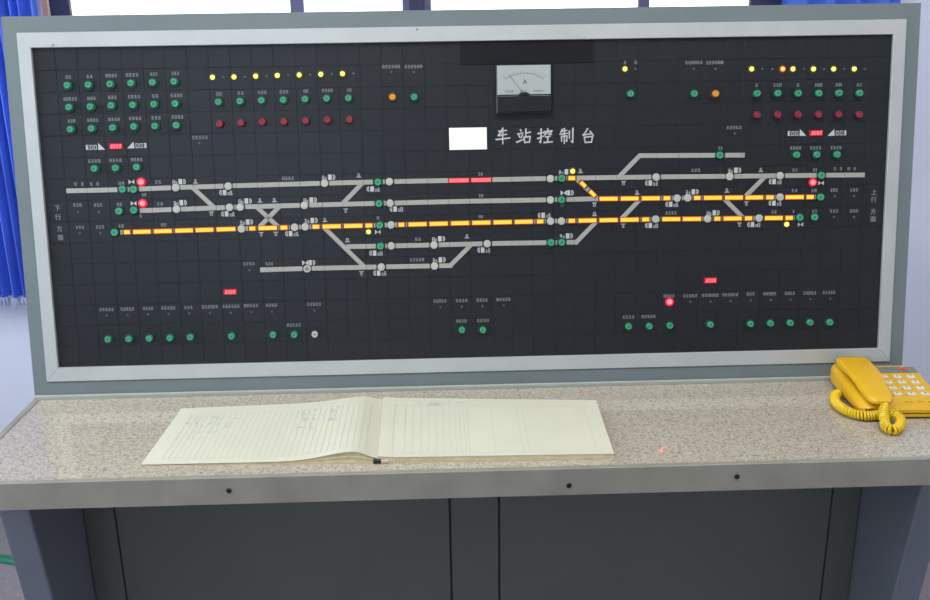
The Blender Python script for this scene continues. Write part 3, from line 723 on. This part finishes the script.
for t in (.06,.11,.145,.18,.215,.25,.28,.31,.335,.355,.375,.39,.50,.62,.645,.93): pline(rr_, RP, hr, t, .05, t, .86, .0008)
pline(rr_, RP, hr, .05, .05, .95, .05, n=16); pline(rr_, RP, hr, .05, .86, .95, .86, .0009, n=16); pline(rr_, RP, hr, .06, .95, .93, .95, n=16)
for v in (.17,.28,.38,.48,.58,.70,.78):
    for k in range(5): pline(rr_, RP, hr, .65+k*.057, v, .65+k*.057+(.02 if k % 2 else .035), v, n=1)
rr_.build('ruled_lines', M['rule'], bk)['kind'] = 'stuff'
ik = MB(); rnd = random.Random(11)
def scribble(P, h, t0, t1, v0, v1, n):
    for _ in range(n):
        t, v = rnd.uniform(t0, t1), rnd.uniform(v0, v1)
        for k in range(rnd.randint(2, 4)):
            t2, v2 = t+rnd.uniform(-.010, .012), v+rnd.uniform(-.02, .02); pline(ik, P, h, t, v, t2, v2, .0007, 1); t, v = t2, v2
scribble(LP, hl, .07, .15, .42, .80, 40); scribble(LP, hl, .16, .23, .5, .82, 34); scribble(LP, hl, .27, .30, .58, .78, 10)
scribble(LP, hl, .60, .68, .52, .84, 36); scribble(LP, hl, .74, .79, .54, .84, 26); scribble(RP, hr, .16, .38, .88, .93, 26)
ik.build('handwriting', M['bink'], bk)['kind'] = 'stuff'
bevel(MB().box(CF[0]-.008, CF[0]+.005, CF[1]-.003, CF[1]+.006, 0, .0075).build('spine_clip', M['black'], bk), .001, 1)
bevel(MB().box(CF[0]+.005, CF[0]+.018, CF[1]-.003, CF[1]+.004, 0, .006).build('spine_tape', mat('pink_spine_tape', (205,175,165), .7), bk), .001, 1)

# ================================================================ TELEPHONE
ph = empty('telephone', (.784, -.124, ZD), (0, 0, math.radians(-3))); tag(ph, 'yellow desk telephone with coiled cord at the right end of the worktop', 'telephone')
M['yel'] = mat('yellow_plastic', (216,170,30), .38, spec=.5)
M['cord'] = mat('yellow_cord', (222,186,24), .4)
def rrect(x0, x1, z0, z1, r, y, n=5):
    pts = []
    for cx_, cz_, a0 in ((x1-r, z1-r, 0), (x0+r, z1-r, 90), (x0+r, z0+r, 180), (x1-r, z0+r, 270)):
        for k in range(n+1):
            t = math.radians(a0+90*k/n); pts.append((cx_+r*math.cos(t), y, cz_+r*math.sin(t)))
    return pts[::-1]
# base: wedge, local y -.068 front .. +.098 back
def topz(y): return .022+(y+.068)/.166*.019
rings = []
for k in range(15):
    y = -.068+.166*k/14; e_ = min(k, 14-k); sh = {0: .007, 1: .0025, 2: .0006}.get(e_, 0)
    rings.append(rrect(-.084+sh, .064-sh, .002+sh*.3, topz(y)-sh*.6, .008, y))
MB().loft(rings).build('telephone_base', M['yel'], ph, True)
# raised cradle on the left under the handset
rings = []
for k in range(17):
    y = -.070+.172*k/16; e_ = min(k, 16-k); sh = {0: .009, 1: .003, 2: .0008}.get(e_, 0)
    rings.append(rrect(-.098+sh, -.030-sh, .003+sh*.5, topz(y)+.008-sh*.7, .014, y))
MB().loft(rings).build('cradle', M['yel'], ph, True)
# handset: thick at both ends, arched between them
rings = []
for k in range(25):
    t = k/24; y = -.076+.168*t; e_ = min(t, 1-t)
    endr = math.sqrt(max(0, 1-max(0, 1-e_/.13)**2)) if e_ < .13 else 1
    zb = topz(y)+.007+.009*max(0, math.sin(math.pi*min(1, max(0, (t-.22)/.56))))
    zt = topz(y)+.0215+.006*math.sin(math.pi*t)
    wd = (.0225+.0085*min(1, t*1.6))*(.55+.45*endr); zm = (zb+zt)/2; hh = (zt-zb)/2*(.4+.6*endr)
    rings.append(rrect(-.062-wd, -.062+wd, zm-hh, zm+hh, min(.012, hh*.95), y))
MB().loft(rings).build('handset', M['yel'], ph, True)
def on_base(x, y, dz=0): return (x, y, topz(y)+dz)
slope = math.atan2(.019, .166)
dsp = MB().slab(-.046, .046, -.011, .011, 0, .002, .0008).build('display_window', mat('grey_display', (112,122,116), .25), ph); dsp.location = on_base(.012, .072, .0); dsp.rotation_euler = (slope, 0, 0)
ri = MB().poly([(-.011, 0), (0, .007), (.011, 0), (0, -.006)], 0, .0008).build('red_diamond', mat('red_diamond', (200,70,50), .4), dsp); ri.location = (.022, -.001, .002)  # small red diamond on the display
key_me = MB().slab(-.0075, .0075, -.0048, .0048, 0, .005, .0012).mesh('key', mat('pale_key', (214,214,190), .45))
KM = mat('key_print', (70,80,120), .6)
for r_ in range(4):
    for c_ in range(3):
        o = put('key', key_me, ph, on_base(-.014+.025*c_, .042-.0215*r_, -.001)); o.rotation_euler = (slope, 0, 0)
        ch = '123456789*0#'[r_*3+c_]; put('key_mark', text(ch, 0, 0, 3.2, KM, name='key_mark'), o, (0, 0, .0052))
for k in range(3):
    o = put('function_key', MB().slab(-.006, .006, -.0022, .0022, 0, .003, .0008).mesh('function_key', M['yel']), ph, on_base(-.002+.02*k, -.046, -.001)); o.rotation_euler = (slope, 0, 0)
# coiled cord: helix around a path on the desk, from the cradle's side to the handset's front end
def W2P(px, py, z):
    p = onz(px, py, ZD+z); v = Matrix.Rotation(math.radians(3), 3, 'Z') @ Vector((p[0]-.784, p[1]+.124, z)); return np.array(v)
ctrl = [W2P(841,391,.016), W2P(835,396,.011), W2P(837,404,.0105), W2P(847,411,.0105), W2P(860,415,.0105), W2P(873,415.5,.011), W2P(884,413.5,.014), W2P(894,414,.018), W2P(900.5,419.5,.015), W2P(899,427,.0105), W2P(892.5,430,.0105), W2P(886,426.5,.012), W2P(884.5,418,.018), W2P(883.5,410,.026), np.array([-.054,-.078,.034])]
def catmull(P, n):
    P = [2*P[0]-P[1]]+P+[2*P[-1]-P[-2]]; out = []
    for i in range(1, len(P)-2):
        for k in range(n):
            t = k/n; out.append(.5*((2*P[i])+(-P[i-1]+P[i+1])*t+(2*P[i-1]-5*P[i]+4*P[i+1]-P[i+2])*t*t+(-P[i-1]+3*P[i]-3*P[i+1]+P[i+2])*t**3))
    out.append(P[-2]); return out
path = catmull(ctrl, 60)
L = [0]
for p, q_ in zip(path[:-1], path[1:]): L.append(L[-1]+float(np.linalg.norm(q_-p)))
tot = L[-1]; pitch_, R0, wr = .0048, .0068, .0023
N = int(tot/pitch_*14); hel = []; prev = np.array([0, 0, 1.0])
arr = np.array(path)
for k in range(N+1):
    d_ = tot*k/N; p = np.array([np.interp(d_, L, arr[:, i]) for i in range(3)]); p2 = np.array([np.interp(min(tot, d_+.002), L, arr[:, i]) for i in range(3)]); p1 = np.array([np.interp(max(0, d_-.002), L, arr[:, i]) for i in range(3)])
    t = (p2-p1)/np.linalg.norm(p2-p1); a_ = prev-t*(prev @ t); a_ /= np.linalg.norm(a_); prev = a_; b_ = np.cross(t, a_)
    th = 2*math.pi*d_/pitch_; rr = R0*min(1, .25+d_/.012, .25+(tot-d_)/.012)
    hel.append(p+rr*(math.cos(th)*a_+math.sin(th)*b_))
MB().tube(hel, wr, 5).build('coiled_cord', M['cord'], ph, True)
